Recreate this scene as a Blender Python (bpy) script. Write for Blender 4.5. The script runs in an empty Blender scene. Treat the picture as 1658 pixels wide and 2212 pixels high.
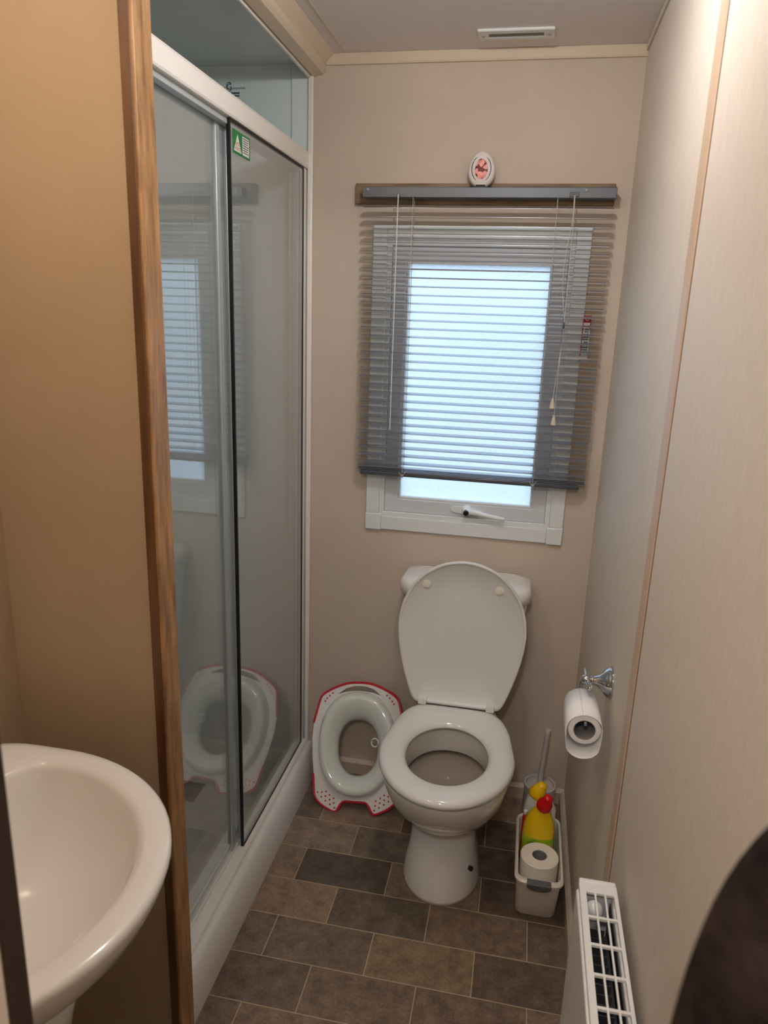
import bpy, bmesh, math, random
from mathutils import Matrix, Vector
from mathutils.geometry import tessellate_polygon

random.seed(7)
S = bpy.context.scene
COL = S.collection
PI = math.pi

# ------------------------------------------------------------------ camera
CAM_H = 1.5
F_PX = 1571.4
yaw, pitch, roll = -0.1860, -0.2635, 0.0350
fw = Vector((math.sin(yaw)*math.cos(pitch), math.cos(yaw)*math.cos(pitch), math.sin(pitch)))
r0 = Vector((math.cos(yaw), -math.sin(yaw), 0)); u0 = r0.cross(fw)
rt = math.cos(roll)*r0 + math.sin(roll)*u0
up = -math.sin(roll)*r0 + math.cos(roll)*u0
cd = bpy.data.cameras.new('camera'); cam = bpy.data.objects.new('camera', cd); COL.objects.link(cam)
M = Matrix.Identity(4)
for i in range(3):
    M[i][0], M[i][1], M[i][2] = rt[i], up[i], -fw[i]
M[2][3] = CAM_H
cam.matrix_world = M
cd.sensor_fit = 'HORIZONTAL'; cd.sensor_width = 36.0; cd.lens = F_PX/1658*36
cd.clip_start = 0.01
cd.dof.use_dof = True; cd.dof.focus_distance = 1.9; cd.dof.aperture_fstop = 11.0
S.camera = cam

# ------------------------------------------------------------------ world, exposure
W = bpy.data.worlds.new('World'); S.world = W; W.use_nodes = True
bg = W.node_tree.nodes['Background']
bg.inputs[0].default_value = (0.62, 0.79, 1.0, 1); bg.inputs[1].default_value = 2.4
S.view_settings.view_transform = 'Standard'; S.view_settings.look = 'None'
S.view_settings.exposure = 0.0; S.view_settings.gamma = 1.0
S.view_settings.use_curve_mapping = False

MAIN_W, BASIN_W, HALL_FILL_W = 8.8, 4.8, 21.0

# ------------------------------------------------------------------ dimensions
D = 2.11          # back wall
XR = 0.2235       # right wall
XL = -0.86        # left wall by the basin
YP = 1.05         # partition front face
YP2 = 1.10
ZC = 2.165
XT = -0.594       # foot of the shower tray
XG = -0.650       # shower door plane
XS = -1.36        # inner shower wall
YF = 0.33         # doorway wall

# ------------------------------------------------------------------ helpers
def lin(c):
    f = lambda v: v/12.92 if v <= 0.04045 else ((v+0.055)/1.055)**2.4
    return tuple(f(v/255) for v in c) + (1,)

MATS = {}
def mat(name, col, rough=0.5, metal=0.0, spec=0.5, var=0.0, vscale=(8,8,8), bump=0.0, bscale=(200,200,200), coat=0.0, col2=None, detail=3, objcol=False):
    m = bpy.data.materials.new(name); m.use_nodes = True
    nt = m.node_tree; b = nt.nodes['Principled BSDF']
    b.inputs['Base Color'].default_value = lin(col)
    b.inputs['Roughness'].default_value = rough; b.inputs['Metallic'].default_value = metal
    b.inputs['Specular IOR Level'].default_value = spec
    b.inputs['Coat Weight'].default_value = coat; b.inputs['Coat Roughness'].default_value = 0.05
    if var or bump:
        tc = nt.nodes.new('ShaderNodeTexCoord')
    if var:
        mp = nt.nodes.new('ShaderNodeMapping'); mp.inputs['Scale'].default_value = vscale
        nz = nt.nodes.new('ShaderNodeTexNoise'); nz.inputs['Scale'].default_value = 1.0; nz.inputs['Detail'].default_value = detail; nz.inputs['Roughness'].default_value = 0.62
        rp = nt.nodes.new('ShaderNodeValToRGB')
        c2 = col2 or tuple(max(0, v*(1-var)) for v in col)
        rp.color_ramp.elements[0].color = lin(c2); rp.color_ramp.elements[1].color = lin(col)
        rp.color_ramp.elements[0].position = 0.32; rp.color_ramp.elements[1].position = 0.66
        nt.links.new(tc.outputs['Object'], mp.inputs[0]); nt.links.new(mp.outputs[0], nz.inputs[0])
        nt.links.new(nz.outputs[0], rp.inputs[0]); nt.links.new(rp.outputs[0], b.inputs['Base Color'])
    if bump:
        mp2 = nt.nodes.new('ShaderNodeMapping'); mp2.inputs['Scale'].default_value = bscale
        n2 = nt.nodes.new('ShaderNodeTexNoise'); n2.inputs['Scale'].default_value = 1.0; n2.inputs['Detail'].default_value = 2
        bp = nt.nodes.new('ShaderNodeBump'); bp.inputs['Strength'].default_value = bump; bp.inputs['Distance'].default_value = 0.002
        nt.links.new(tc.outputs['Object'], mp2.inputs[0]); nt.links.new(mp2.outputs[0], n2.inputs[0])
        nt.links.new(n2.outputs[0], bp.inputs['Height']); nt.links.new(bp.outputs[0], b.inputs['Normal'])
    MATS[name] = m
    return m

def glass_mat(name, tint, boost=1.0, haze=0.0):
    """clear sheet glass: transparent with a Fresnel (Schlick) reflection, plus a pale diffuse haze that brightens the panel"""
    m = bpy.data.materials.new(name); m.use_nodes = True; nt = m.node_tree; N = nt.nodes; L = nt.links
    N.clear()
    out = N.new('ShaderNodeOutputMaterial'); tr = N.new('ShaderNodeBsdfTransparent'); tr.inputs[0].default_value = tint
    gl = N.new('ShaderNodeBsdfGlossy'); gl.inputs['Roughness'].default_value = 0.0
    gl.inputs[0].default_value = (1, 1, 1, 1)
    geo = N.new('ShaderNodeNewGeometry'); dot = N.new('ShaderNodeVectorMath'); dot.operation = 'DOT_PRODUCT'
    L.new(geo.outputs['Incoming'], dot.inputs[0]); L.new(geo.outputs['Normal'], dot.inputs[1])
    ab = N.new('ShaderNodeMath'); ab.operation = 'ABSOLUTE'; L.new(dot.outputs['Value'], ab.inputs[0])
    om = N.new('ShaderNodeMath'); om.operation = 'SUBTRACT'; om.inputs[0].default_value = 1; om.use_clamp = True; L.new(ab.outputs[0], om.inputs[1])
    pw = N.new('ShaderNodeMath'); pw.operation = 'POWER'; pw.inputs[1].default_value = 5; L.new(om.outputs[0], pw.inputs[0])
    ma = N.new('ShaderNodeMath'); ma.operation = 'MULTIPLY_ADD'; ma.inputs[1].default_value = 0.96*boost; ma.inputs[2].default_value = 0.04*boost; ma.use_clamp = True; L.new(pw.outputs[0], ma.inputs[0])
    mx = N.new('ShaderNodeMixShader'); L.new(ma.outputs[0], mx.inputs[0]); L.new(tr.outputs[0], mx.inputs[1]); L.new(gl.outputs[0], mx.inputs[2])
    last = mx
    if haze:
        df = N.new('ShaderNodeBsdfDiffuse'); df.inputs[0].default_value = (0.8, 0.82, 0.82, 1)
        m2 = N.new('ShaderNodeMixShader'); m2.inputs[0].default_value = haze
        L.new(mx.outputs[0], m2.inputs[1]); L.new(df.outputs[0], m2.inputs[2]); last = m2
    L.new(last.outputs[0], out.inputs[0])
    MATS[name] = m; return m

WLOC = {}
def empty(name, loc, label=None, cat=None, group=None, kind=None):
    o = bpy.data.objects.new(name, None); COL.objects.link(o); o.location = loc
    o.empty_display_size = 0.05
    WLOC[o] = Vector(loc); tag(o, label, cat, group, kind); return o
def tag(o, label=None, cat=None, group=None, kind=None):
    if label: o['label'] = label
    if cat: o['category'] = cat
    if group: o['group'] = group
    if kind: o['kind'] = kind
    return o
def par(o, p):
    if p is not None:
        o.parent = p; o.matrix_parent_inverse = Matrix.Translation(-WLOC[p])
def mk(name, vf, m, parent=None, smooth=False, bevel=0, segs=2, label=None, cat=None, group=None, kind=None, sub=0, angle=None):
    v, f = vf
    me = bpy.data.meshes.new(name)
    xs = [min(p[i] for p in v) for i in range(3)]; xe = [max(p[i] for p in v) for i in range(3)]
    c = Vector([(a+b)/2 for a, b in zip(xs, xe)])
    me.from_pydata([tuple(Vector(p)-c) for p in v], [], f)
    bm = bmesh.new(); bm.from_mesh(me); bmesh.ops.recalc_face_normals(bm, faces=bm.faces); bm.to_mesh(me); bm.free()
    if m: me.materials.append(MATS[m])
    o = bpy.data.objects.new(name, me); COL.objects.link(o); o.location = c; WLOC[o] = c.copy()
    par(o, parent)
    if bevel:
        b = o.modifiers.new('bevel', 'BEVEL'); b.width = bevel; b.segments = segs; b.limit_method = 'ANGLE'; b.angle_limit = 0.6
        smooth = True if smooth is False else smooth
    if sub:
        s = o.modifiers.new('sub', 'SUBSURF'); s.levels = sub; s.render_levels = sub
    if smooth:
        for p in me.polygons: p.use_smooth = True
        if not sub: sharp(me, angle or 0.7)
    tag(o, label, cat, group, kind)
    return o
def sharp(me, ang):
    bm = bmesh.new(); bm.from_mesh(me)
    for e in bm.edges:
        if len(e.link_faces) == 2 and e.calc_face_angle(0) > ang: e.smooth = False
    bm.to_mesh(me); bm.free()

def box(x0, x1, y0, y1, z0, z1):
    v = [(x, y, z) for x in (x0, x1) for y in (y0, y1) for z in (z0, z1)]
    f = [(0,1,3,2), (4,6,7,5), (0,4,5,1), (2,3,7,6), (0,2,6,4), (1,5,7,3)]
    return v, f
def join(*parts):
    V, Fc = [], []
    for v, f in parts:
        n = len(V); V += list(v); Fc += [tuple(i+n for i in q) for q in f]
    return V, Fc
def loft(rings, cap0=True, cap1=True):
    n = len(rings[0]); V = [p for r in rings for p in r]; Fc = []
    for k in range(len(rings)-1):
        for i in range(n):
            j = (i+1) % n; Fc.append((k*n+i, k*n+j, (k+1)*n+j, (k+1)*n+i))
    if cap0: Fc.append(tuple(range(n))[::-1])
    if cap1: Fc.append(tuple((len(rings)-1)*n+i for i in range(n)))
    return V, Fc
def torus_loft(rings):
    n = len(rings[0]); m = len(rings); V = [p for r in rings for p in r]; Fc = []
    for k in range(m):
        for i in range(n):
            j = (i+1) % n; k2 = (k+1) % m; Fc.append((k*n+i, k*n+j, k2*n+j, k2*n+i))
    return V, Fc
def frame(d):
    d = Vector(d).normalized(); a = Vector((0,0,1)) if abs(d.z) < 0.9 else Vector((1,0,0))
    x = a.cross(d).normalized(); return x, d.cross(x), d
def lathe(origin, axis, prof, n=32, cap0=True, cap1=True):
    """prof: list of (distance along axis, radius)"""
    x, y, d = frame(axis); o = Vector(origin); rings = []
    for t, r in prof:
        rings.append([tuple(o + d*t + (x*math.cos(2*PI*i/n) + y*math.sin(2*PI*i/n))*r) for i in range(n)])
    return loft(rings, cap0, cap1)
def tube(path, r, n=10, closed=False):
    pts = [Vector(p) for p in path]; rings = []; m = len(pts)
    for k, p in enumerate(pts):
        if closed: t = pts[(k+1) % m]-pts[k-1]
        else: t = pts[min(k+1, m-1)]-pts[max(k-1, 0)]
        x, y, d = frame(t)
        if rings:  # keep the frame from flipping
            pass
        rr = r[k] if isinstance(r, (list, tuple)) else r
        rings.append([tuple(p + (x*math.cos(2*PI*i/n) + y*math.sin(2*PI*i/n))*rr) for i in range(n)])
    return torus_loft(rings) if closed else loft(rings)
def plate(outer, holes, fn, w0, w1):
    """flat plate with holes: 2D loops mapped by fn(u, v, w)"""
    loops = [outer] + holes
    flat = [p for l in loops for p in l]; n = len(flat)
    tri = tessellate_polygon([[Vector((p[0], p[1], 0)) for p in l] for l in loops])
    V = [fn(p[0], p[1], w1) for p in flat] + [fn(p[0], p[1], w0) for p in flat]
    Fc = [tuple(t) for t in tri] + [tuple(i+n for i in t)[::-1] for t in tri]
    s = 0
    for l in loops:
        k = len(l)
        for i in range(k):
            j = (i+1) % k; Fc.append((s+i, s+j, s+j+n, s+i+n))
        s += k
    return V, Fc
def smoothloop(pts, it=2):
    for _ in range(it):
        q = []
        for i in range(len(pts)):
            a, b = Vector(pts[i]), Vector(pts[(i+1) % len(pts)])
            q += [tuple(a*.75+b*.25), tuple(a*.25+b*.75)]
        pts = q
    return pts
def smoothpath(pts, it=2):
    for _ in range(it):
        q = [pts[0]]
        for i in range(len(pts)-1):
            a, b = Vector(pts[i]), Vector(pts[i+1])
            q += [tuple(a*.75+b*.25), tuple(a*.25+b*.75)]
        q.append(pts[-1]); pts = q
    return pts
def text(name, s, fn, size, m, parent, depth=0.0002, label=None):
    cu = bpy.data.curves.new(name, 'FONT'); cu.body = s; cu.size = size; cu.align_x = 'CENTER'; cu.align_y = 'CENTER'; cu.resolution_u = 2
    t = bpy.data.objects.new(name+'_tmp', cu); COL.objects.link(t)
    bpy.context.view_layer.update()
    dg = bpy.context.evaluated_depsgraph_get()
    me = bpy.data.meshes.new_from_object(t.evaluated_get(dg))
    v = [fn(p.co.x, p.co.y, depth) for p in me.vertices]; f = [tuple(p.vertices) for p in me.polygons]
    bpy.data.objects.remove(t); bpy.data.curves.remove(cu); bpy.data.meshes.remove(me)
    return mk(name, (v, f), m, parent, label=label)

# ------------------------------------------------------------------ materials
mat('wall_beige', (206,190,173), 0.75, spec=0.25, var=0.04, vscale=(3,3,3), bump=0.12, bscale=(700,700,500))
mat('wall_vinyl', (222,210,195), 0.5, spec=0.35, var=0.05, vscale=(190,190,22), bump=0.25, bscale=(700,700,90))
mat('wall_tan', (190,168,141), 0.7, spec=0.25, var=0.03, vscale=(4,4,4), bump=0.12, bscale=(600,600,500))
mat('ceiling_white', (236,228,224), 0.6, spec=0.3, var=0.02, vscale=(4,4,4))
mat('trim_cream', (214,196,172), 0.4)
mat('joint_strip', (200,172,146), 0.4)
mat('joint_shade', (118,88,70), 0.6)  # dark brown for the shade in the wall panel gap
mat('baseboard_paint', (196,178,158), 0.45)
mat('shower_panel', (222,233,232), 0.22, spec=0.5)
mat('shower_ceiling', (216,223,222), 0.3)
mat('tray_white', (232,228,222), 0.2, spec=0.5)
mat('pvc_white', (228,230,228), 0.3)
mat('sash_white', (214,216,218), 0.32)
mat('rail_white', (236,230,222), 0.28)
mat('chrome', (205,205,208), 0.07, metal=1.0)
mat('stile_alu', (196,204,206), 0.28, metal=0.35)
mat('seal_black', (14,15,20), 0.4)
mat('ceramic', (234,230,224), 0.07, spec=0.6, coat=0.3)
mat('plastic_white', (228,225,220), 0.07, spec=0.55)
mat('lid_plastic', (226,223,218), 0.28, spec=0.5)
mat('bumper', (228,222,204), 0.5)
mat('water', (150,138,124), 0.04, spec=0.5)
mat('blind_grey', (150,153,158), 0.35, metal=0.1)
mat('blind_rail', (106,110,116), 0.4, metal=0.1)
mat('slat_grey', (176,180,188), 0.22, metal=0.75, spec=0.8)
mat('bottom_rail_dark', (84,88,92), 0.3, metal=0.2)
mat('cord', (196,192,180), 0.7)
mat('wand_clear', (214,220,222), 0.15)
mat('tassel', (214,202,176), 0.5)
mat('wood_oak', (190,146,98), 0.45, var=0.3, vscale=(60,60,9), col2=(122,84,50), bump=0.06, bscale=(120,120,8), detail=7)
mat('wood_lip', (122,84,50), 0.45, var=0.3, vscale=(46,46,3.2), col2=(74,46,22), bump=0.06, bscale=(120,120,8), detail=7)
mat('wood_board', (150,124,94), 0.6, var=0.5, vscale=(7,40,90), col2=(84,64,46), bump=0.15, bscale=(12,60,160), detail=8)
mat('door_dark', (58,40,30), 0.4, var=0.2, vscale=(40,40,3))
mat('potty_white', (226,228,218), 0.06, spec=0.55, coat=0.2)
mat('potty_plate', (232,228,222), 0.25)
mat('red_rubber', (196,28,44), 0.4)
mat('red_print', (190,30,52), 0.5)
mat('label_white', (228,228,224), 0.5)
mat('label_green', (28,122,62), 0.45)
mat('ink_black', (40,42,46), 0.6)
mat('ink_navy', (44,50,66), 0.6)
mat('tag_pink', (196,92,120), 0.5)
mat('bottle_yellow', (236,196,10), 0.25, spec=0.5)
mat('label_lime', (196,206,30), 0.35, var=0.25, vscale=(30,30,30), col2=(120,160,24))
mat('label_leaf', (96,132,30), 0.4)
mat('cap_red', (206,16,16), 0.22)
mat('cap_yellow', (246,198,10), 0.3)
mat('bottle_white', (222,216,206), 0.3)
mat('bin_white', (226,216,202), 0.35)
mat('bin_grip', (98,98,98), 0.5)
mat('brush_grey', (198,190,182), 0.35)
mat('brush_handle', (196,190,186), 0.3)
mat('paper', (244,240,236), 0.95, spec=0.1, bump=0.15, bscale=(300,300,300))
mat('paper_warm', (240,230,212), 0.95, spec=0.1, bump=0.15, bscale=(300,300,300))
mat('paper_edge', (206,196,184), 0.95, spec=0.1)
mat('card_core', (140,134,130), 0.9, spec=0.1)
mat('radiator_white', (232,228,222), 0.3)
mat('radiator_dark', (38,38,38), 0.5)
mat('radiator_fin', (70,72,72), 0.4, metal=0.3)
mat('freshener_white', (226,218,212), 0.4)
mat('slot_dark', (50,34,34), 0.6)
mat('vent_grey', (150,146,142), 0.5)
mat('screw', (150,140,132), 0.4, metal=0.5)
mat('coat_dark', (52,40,34), 0.95, spec=0.1, var=0.6, vscale=(30,30,30), bump=0.8, bscale=(120,120,120))
mat('hook', (120,110,100), 0.3, metal=0.8)
mat('grout', (176,154,126), 0.8)
mat('drain_grey', (96,98,98), 0.35, metal=0.6)
mat('hall', (196,178,156), 0.8)
mat('caravan_side', (214,210,204), 0.5)
mat('caravan_window', (60,76,92), 0.2)
mat('paving_bluish', (140,150,150), 0.9, var=0.3, vscale=(2,2,2))  # unseen ground, tinted grey-blue to cool the light through the pane
glass_mat('shower_glass', (0.95, 0.97, 0.965, 1), 1.9, 0.085)  # haze share lifts the glass where the stall stays dim
def jewel():
    m = mat('jewel_pink', (238,128,118), 0.12, spec=0.6)
    nt = m.node_tree; b = nt.nodes['Principled BSDF']
    tc = nt.nodes.new('ShaderNodeTexCoord'); vo = nt.nodes.new('ShaderNodeTexVoronoi'); vo.inputs['Scale'].default_value = 90
    rp = nt.nodes.new('ShaderNodeValToRGB'); rp.color_ramp.elements[0].color = lin((120,52,54)); rp.color_ramp.elements[1].color = lin((250,170,162))
    rp.color_ramp.elements[0].position = .3; rp.color_ramp.elements[1].position = .55
    nt.links.new(tc.outputs['Object'], vo.inputs[0]); nt.links.new(vo.outputs['Color'], rp.inputs[0]); nt.links.new(rp.outputs[0], b.inputs['Base Color'])
jewel()
def frosted():
    m = bpy.data.materials.new('frosted_glass'); m.use_nodes = True; nt = m.node_tree; b = nt.nodes['Principled BSDF']
    b.inputs['Base Color'].default_value = (0.97, 0.985, 1, 1); b.inputs['Roughness'].default_value = 0.5
    b.inputs['Transmission Weight'].default_value = 1.0; b.inputs['IOR'].default_value = 1.25
    tc = nt.nodes.new('ShaderNodeTexCoord'); nz = nt.nodes.new('ShaderNodeTexNoise'); nz.inputs['Scale'].default_value = 210; nz.inputs['Detail'].default_value = 2
    bp = nt.nodes.new('ShaderNodeBump'); bp.inputs['Strength'].default_value = 1.0; bp.inputs['Distance'].default_value = 0.003
    nt.links.new(tc.outputs['Object'], nz.inputs[0]); nt.links.new(nz.outputs[0], bp.inputs['Height']); nt.links.new(bp.outputs[0], b.inputs['Normal'])
    tl_ = nt.nodes.new('ShaderNodeBsdfTranslucent'); tl_.inputs[0].default_value = (.95, .98, 1, 1)
    mx = nt.nodes.new('ShaderNodeMixShader'); mx.inputs[0].default_value = 0.6
    nt.links.new(bp.outputs[0], tl_.inputs['Normal'])
    nt.links.new(b.outputs[0], mx.inputs[1]); nt.links.new(tl_.outputs[0], mx.inputs[2])
    nt.links.new(mx.outputs[0], nt.nodes['Material Output'].inputs[0])
    MATS['frosted_glass'] = m
frosted()
def emit(name, col, s):
    m = bpy.data.materials.new(name); m.use_nodes = True; b = m.node_tree.nodes['Principled BSDF']
    b.inputs['Emission Color'].default_value = col; b.inputs['Emission Strength'].default_value = s; MATS[name] = m
emit('lamp_lens', (1, .86, .68, 1), 6)
def tilemat():
    m = bpy.data.materials.new('vinyl_tile'); m.use_nodes = True; nt = m.node_tree; b = nt.nodes['Principled BSDF']; N = nt.nodes; L = nt.links
    b.inputs['Roughness'].default_value = 0.5; b.inputs['Specular IOR Level'].default_value = 0.35
    oi = N.new('ShaderNodeObjectInfo'); geo = N.new('ShaderNodeNewGeometry')
    n1 = N.new('ShaderNodeTexNoise'); n1.inputs['Scale'].default_value = 24; n1.inputs['Detail'].default_value = 8; n1.inputs['Roughness'].default_value = .7
    n2 = N.new('ShaderNodeTexNoise'); n2.inputs['Scale'].default_value = 190; n2.inputs['Detail'].default_value = 3
    L.new(geo.outputs['Position'], n1.inputs[0]); L.new(geo.outputs['Position'], n2.inputs[0])
    r1 = N.new('ShaderNodeMapRange'); r1.inputs['From Min'].default_value = .3; r1.inputs['From Max'].default_value = .7; r1.inputs['To Min'].default_value = .55; r1.inputs['To Max'].default_value = 1.45
    r2 = N.new('ShaderNodeMapRange'); r2.inputs['From Min'].default_value = .3; r2.inputs['From Max'].default_value = .6; r2.inputs['To Min'].default_value = .72; r2.inputs['To Max'].default_value = 1.06
    L.new(n1.outputs[0], r1.inputs[0]); L.new(n2.outputs[0], r2.inputs[0])
    mu = N.new('ShaderNodeMath'); mu.operation = 'MULTIPLY'; L.new(r1.outputs[0], mu.inputs[0]); L.new(r2.outputs[0], mu.inputs[1])
    sc = N.new('ShaderNodeVectorMath'); sc.operation = 'SCALE'; L.new(oi.outputs['Color'], sc.inputs[0]); L.new(mu.outputs[0], sc.inputs['Scale'])
    L.new(sc.outputs[0], b.inputs['Base Color'])
    bp = N.new('ShaderNodeBump'); bp.inputs['Strength'].default_value = .15; bp.inputs['Distance'].default_value = .002
    L.new(n1.outputs[0], bp.inputs['Height']); L.new(bp.outputs[0], b.inputs['Normal'])
    MATS['vinyl_tile'] = m
tilemat()

# ================================================================== SETTING
def struct(name, vf, m, parent=None, **k):
    return mk(name, vf, m, parent, kind='structure' if parent is None else None, **k)

# ---- floor with each vinyl tile as its own piece
floor = struct('floor', box(XL-.05, XR+.05, -1.0, D+.05, -.05, -.0012), 'grout')
floor['label'] = 'brown and grey stone-effect tiled floor'
TW, TH, GAP = 0.2522, 0.1259, 0.0028
vis = {  # (row, column) -> colour seen in the photograph
 (0,-1):(126,102,86),(0,0):(82,75,72),(0,1):(104,86,73),(0,2):(92,80,74),
 (-1,-1):(100,88,80),(-1,0):(98,84,78),(-1,1):(116,96,72),(-1,2):(86,72,66),
 (-2,-1):(90,79,75),(-2,0):(104,88,77),(-2,1):(100,84,73),(-2,2):(114,92,80),
 (-3,-1):(100,86,77),(-3,0):(112,92,79),(-3,1):(98,84,74),
 (1,-1):(120,100,86),(1,0):(72,67,65),(1,1):(112,92,80),(1,2):(76,66,62),
 (2,-1):(122,106,94),(2,0):(92,84,79),(2,1):(84,72,66),(2,2):(90,76,68),
 (3,-1):(96,88,82),(3,0):(120,100,86),(3,1):(80,70,66),(3,2):(82,72,66)}
pal = [(126,102,86),(84,77,74),(106,88,76),(98,84,76),(114,96,74),(92,78,70)]
cache = {}
for row in range(-20, 6):
    y0 = 1.469 + row*TH; y1 = y0 + TH
    off = -0.390 if row % 2 == 0 else -0.516
    for colm in range(-3, 5):
        x0 = off + (colm-(0))*TW; x1 = x0 + TW
        xmin = XL if y1 < 1.09 else XT-.02
        ax, bx_, ay, by = max(x0, xmin), min(x1, XR), max(y0, -1.0), min(y1, D)
        if bx_-ax < .012 or by-ay < .012: continue
        w, h = bx_-ax-GAP, by-ay-GAP
        key = (round(w, 4), round(h, 4))
        if key not in cache:
            c = .0010
            rings = [[(sx*w/2, sy*h/2, z) for sx, sy in ((-1,-1),(1,-1),(1,1),(-1,1))] for z in (-.004, -.0008)]
            rings.append([(sx*(w/2-c), sy*(h/2-c), 0) for sx, sy in ((-1,-1),(1,-1),(1,1),(-1,1))])
            v, f = loft(rings); me = bpy.data.meshes.new('tile'); me.from_pydata(v, [], f)
            bm = bmesh.new(); bm.from_mesh(me); bmesh.ops.recalc_face_normals(bm, faces=bm.faces); bm.to_mesh(me); bm.free()
            me.materials.append(MATS['vinyl_tile']); cache[key] = me
        t = bpy.data.objects.new('tile', cache[key]); COL.objects.link(t)
        t.location = ((ax+bx_)/2, (ay+by)/2, 0); par(t, floor)
        # column index as counted in the photograph: 0 = first full tile
        ci = colm if row % 2 == 0 else colm-1
        ci = colm if row % 2 == 0 else colm
        c = vis.get((row, ci)) or random.choice(pal)
        mean = sum(c)/3; t.color = lin(tuple(112+(v-96)*1.05+dv for v, dv in zip(((c[0]+mean+6)/2, (c[1]+mean)/2, (c[2]+mean-8)/2), (6, -1, -8))))

# ---- walls
wx0, wx1, wz0, wz1 = -0.430, 0.114, 0.890, 1.722     # hole in the back wall
struct('wall_back', join(box(XG+.005, wx0, D, D+.06, 0, ZC+.05), box(wx1, XR+.05, D, D+.06, 0, ZC+.05),
       box(wx0, wx1, D, D+.06, 0, wz0), box(wx0, wx1, D, D+.06, wz1, ZC+.05)), 'wall_beige')
wr = empty('wall_right', (XR, 1.2, 0), kind='structure'); wr['label'] = 'beige vinyl wall on the right made of two panels'
mk('panel', box(XR, XR+.05, 1.1755, D, 0, ZC+.05), 'wall_vinyl', wr)
mk('panel', box(XR-.002, XR+.05, YF+.01, 1.1705, 0, ZC+.05), 'wall_vinyl', wr)
mk('joint_shade_line', box(XR-.0024, XR+.05, 1.1705, 1.1755, 0, ZC+.02), 'joint_shade', wr)  # dark strip standing in for the shadow gap between the panels
mk('joint_strip', loft([[(XR+.001, 1.1765, z), (XR-.0045, 1.180, z), (XR-.0045, 1.222, z), (XR+.001, 1.232, z)] for z in (.03, ZC)]), 'joint_strip', wr)
struct('wall_left', box(XL-.06, XL, YF+.01, YP2+.02, 0, ZC+.05), 'wall_tan')
struct('wall_partition', box(XL-.02, -.5835, YP, YP2, 0, ZC+.05), 'wall_tan')
# wooden end cap of the partition
tr1 = empty('trim_1', (-.58, YP, 0), kind='structure'); tr1['label'] = 'oak trim on the end of the partition wall'
mk('end_face', box(-.5835, -.571, YP-.004, YP2, 0, ZC), 'wood_oak', tr1, bevel=.002)
mk('front_lip', box(-.592, -.5755, YP-.006, YP, 0, ZC), 'wood_lip', tr1, bevel=.0015)
# shower walls
struct('wall_shower_end', box(XS-.05, XG+.005, D, D+.06, 0, ZC+.05), 'shower_panel')
struct('wall_shower_side', box(XS-.05, XS, YP2, D, 0, ZC+.05), 'shower_panel')
struct('wall_shower_near', box(XS, -.60, YP2, YP2+.008, 0, ZC+.05), 'shower_panel')
sw = struct('trim_5', box(-.692, -.640, D-.004, D, .12, 2.145), 'shower_panel', bevel=.0015)
# ceiling
ce = struct('ceiling', box(XS-.05, XR+.05, -1.05, D+.06, ZC, ZC+.05), 'ceiling_white')
mk('panel_joint', box(-.545, -.541, YP2, D-.02, ZC-.0012, ZC), 'trim_cream', ce)
mk('shower_ceiling_panel', box(XS, -.635, YP2+.008, D-.0005, 2.145, ZC-.0005), 'shower_ceiling', ce)
# ceiling trims
tr2 = struct('trim_2', ([(x, y, z) for y in (YP2+.008, D-.0005) for x, z in ((-.637, ZC-.0005), (-.637, 2.118), (-.630, 2.112), (-.603, 2.118), (-.596, 2.126), (-.596, 2.140), (-.572, ZC-.0005))],
       [tuple(range(7)), tuple(range(13, 6, -1))] + [(i, (i+1) % 7, (i+1) % 7+7, i+7) for i in range(7)]), 'trim_cream')
mk('corner_bead', box(-.644, -.636, YP2+.008, D-.006, 2.108, 2.1445), 'rail_white', tr2, bevel=.002)
struct('trim_3', ([(x, y, z) for x in (-.594, XR) for y, z in ((D, 2.138), (D-.008, 2.138), (D-.010, 2.142), (D-.010, ZC-.0005), (D, ZC-.0005))],
       [(0,1,2,3,4), (9,8,7,6,5)] + [(i, (i+1) % 5, (i+1) % 5+5, i+5) for i in range(5)]), 'trim_cream')
struct('trim_4', box(XR-.005, XR, YF+.03, D-.011, 2.148, ZC-.0005), 'wall_vinyl', bevel=.0015)
# white edge strip between shower and back wall
struct('trim_6', box(-.645, -.629, D-.010, D, .095, 2.130), 'rail_white', bevel=.004, segs=3)
# skirting
def skirt(name, pts, p2, m):
    return struct(name, loft([pts, p2]), m)
skirt('baseboard_back', [(-.59, D, 0), (-.59, D-.012, 0), (-.59, D-.012, .040), (-.59, D-.006, .046), (-.59, D, .050)],
      [(XR, D, 0), (XR, D-.012, 0), (XR, D-.012, .040), (XR, D-.006, .046), (XR, D, .050)], 'baseboard_paint')
skirt('baseboard_right', [(XR, YF+.03, 0), (XR-.014, YF+.03, 0), (XR-.014, YF+.03, .040), (XR-.008, YF+.03, .046), (XR, YF+.03, .050)],
      [(XR, D-.012, 0), (XR-.014, D-.012, 0), (XR-.014, D-.012, .040), (XR-.008, D-.012, .046), (XR, D-.012, .050)], 'baseboard_paint')

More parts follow.
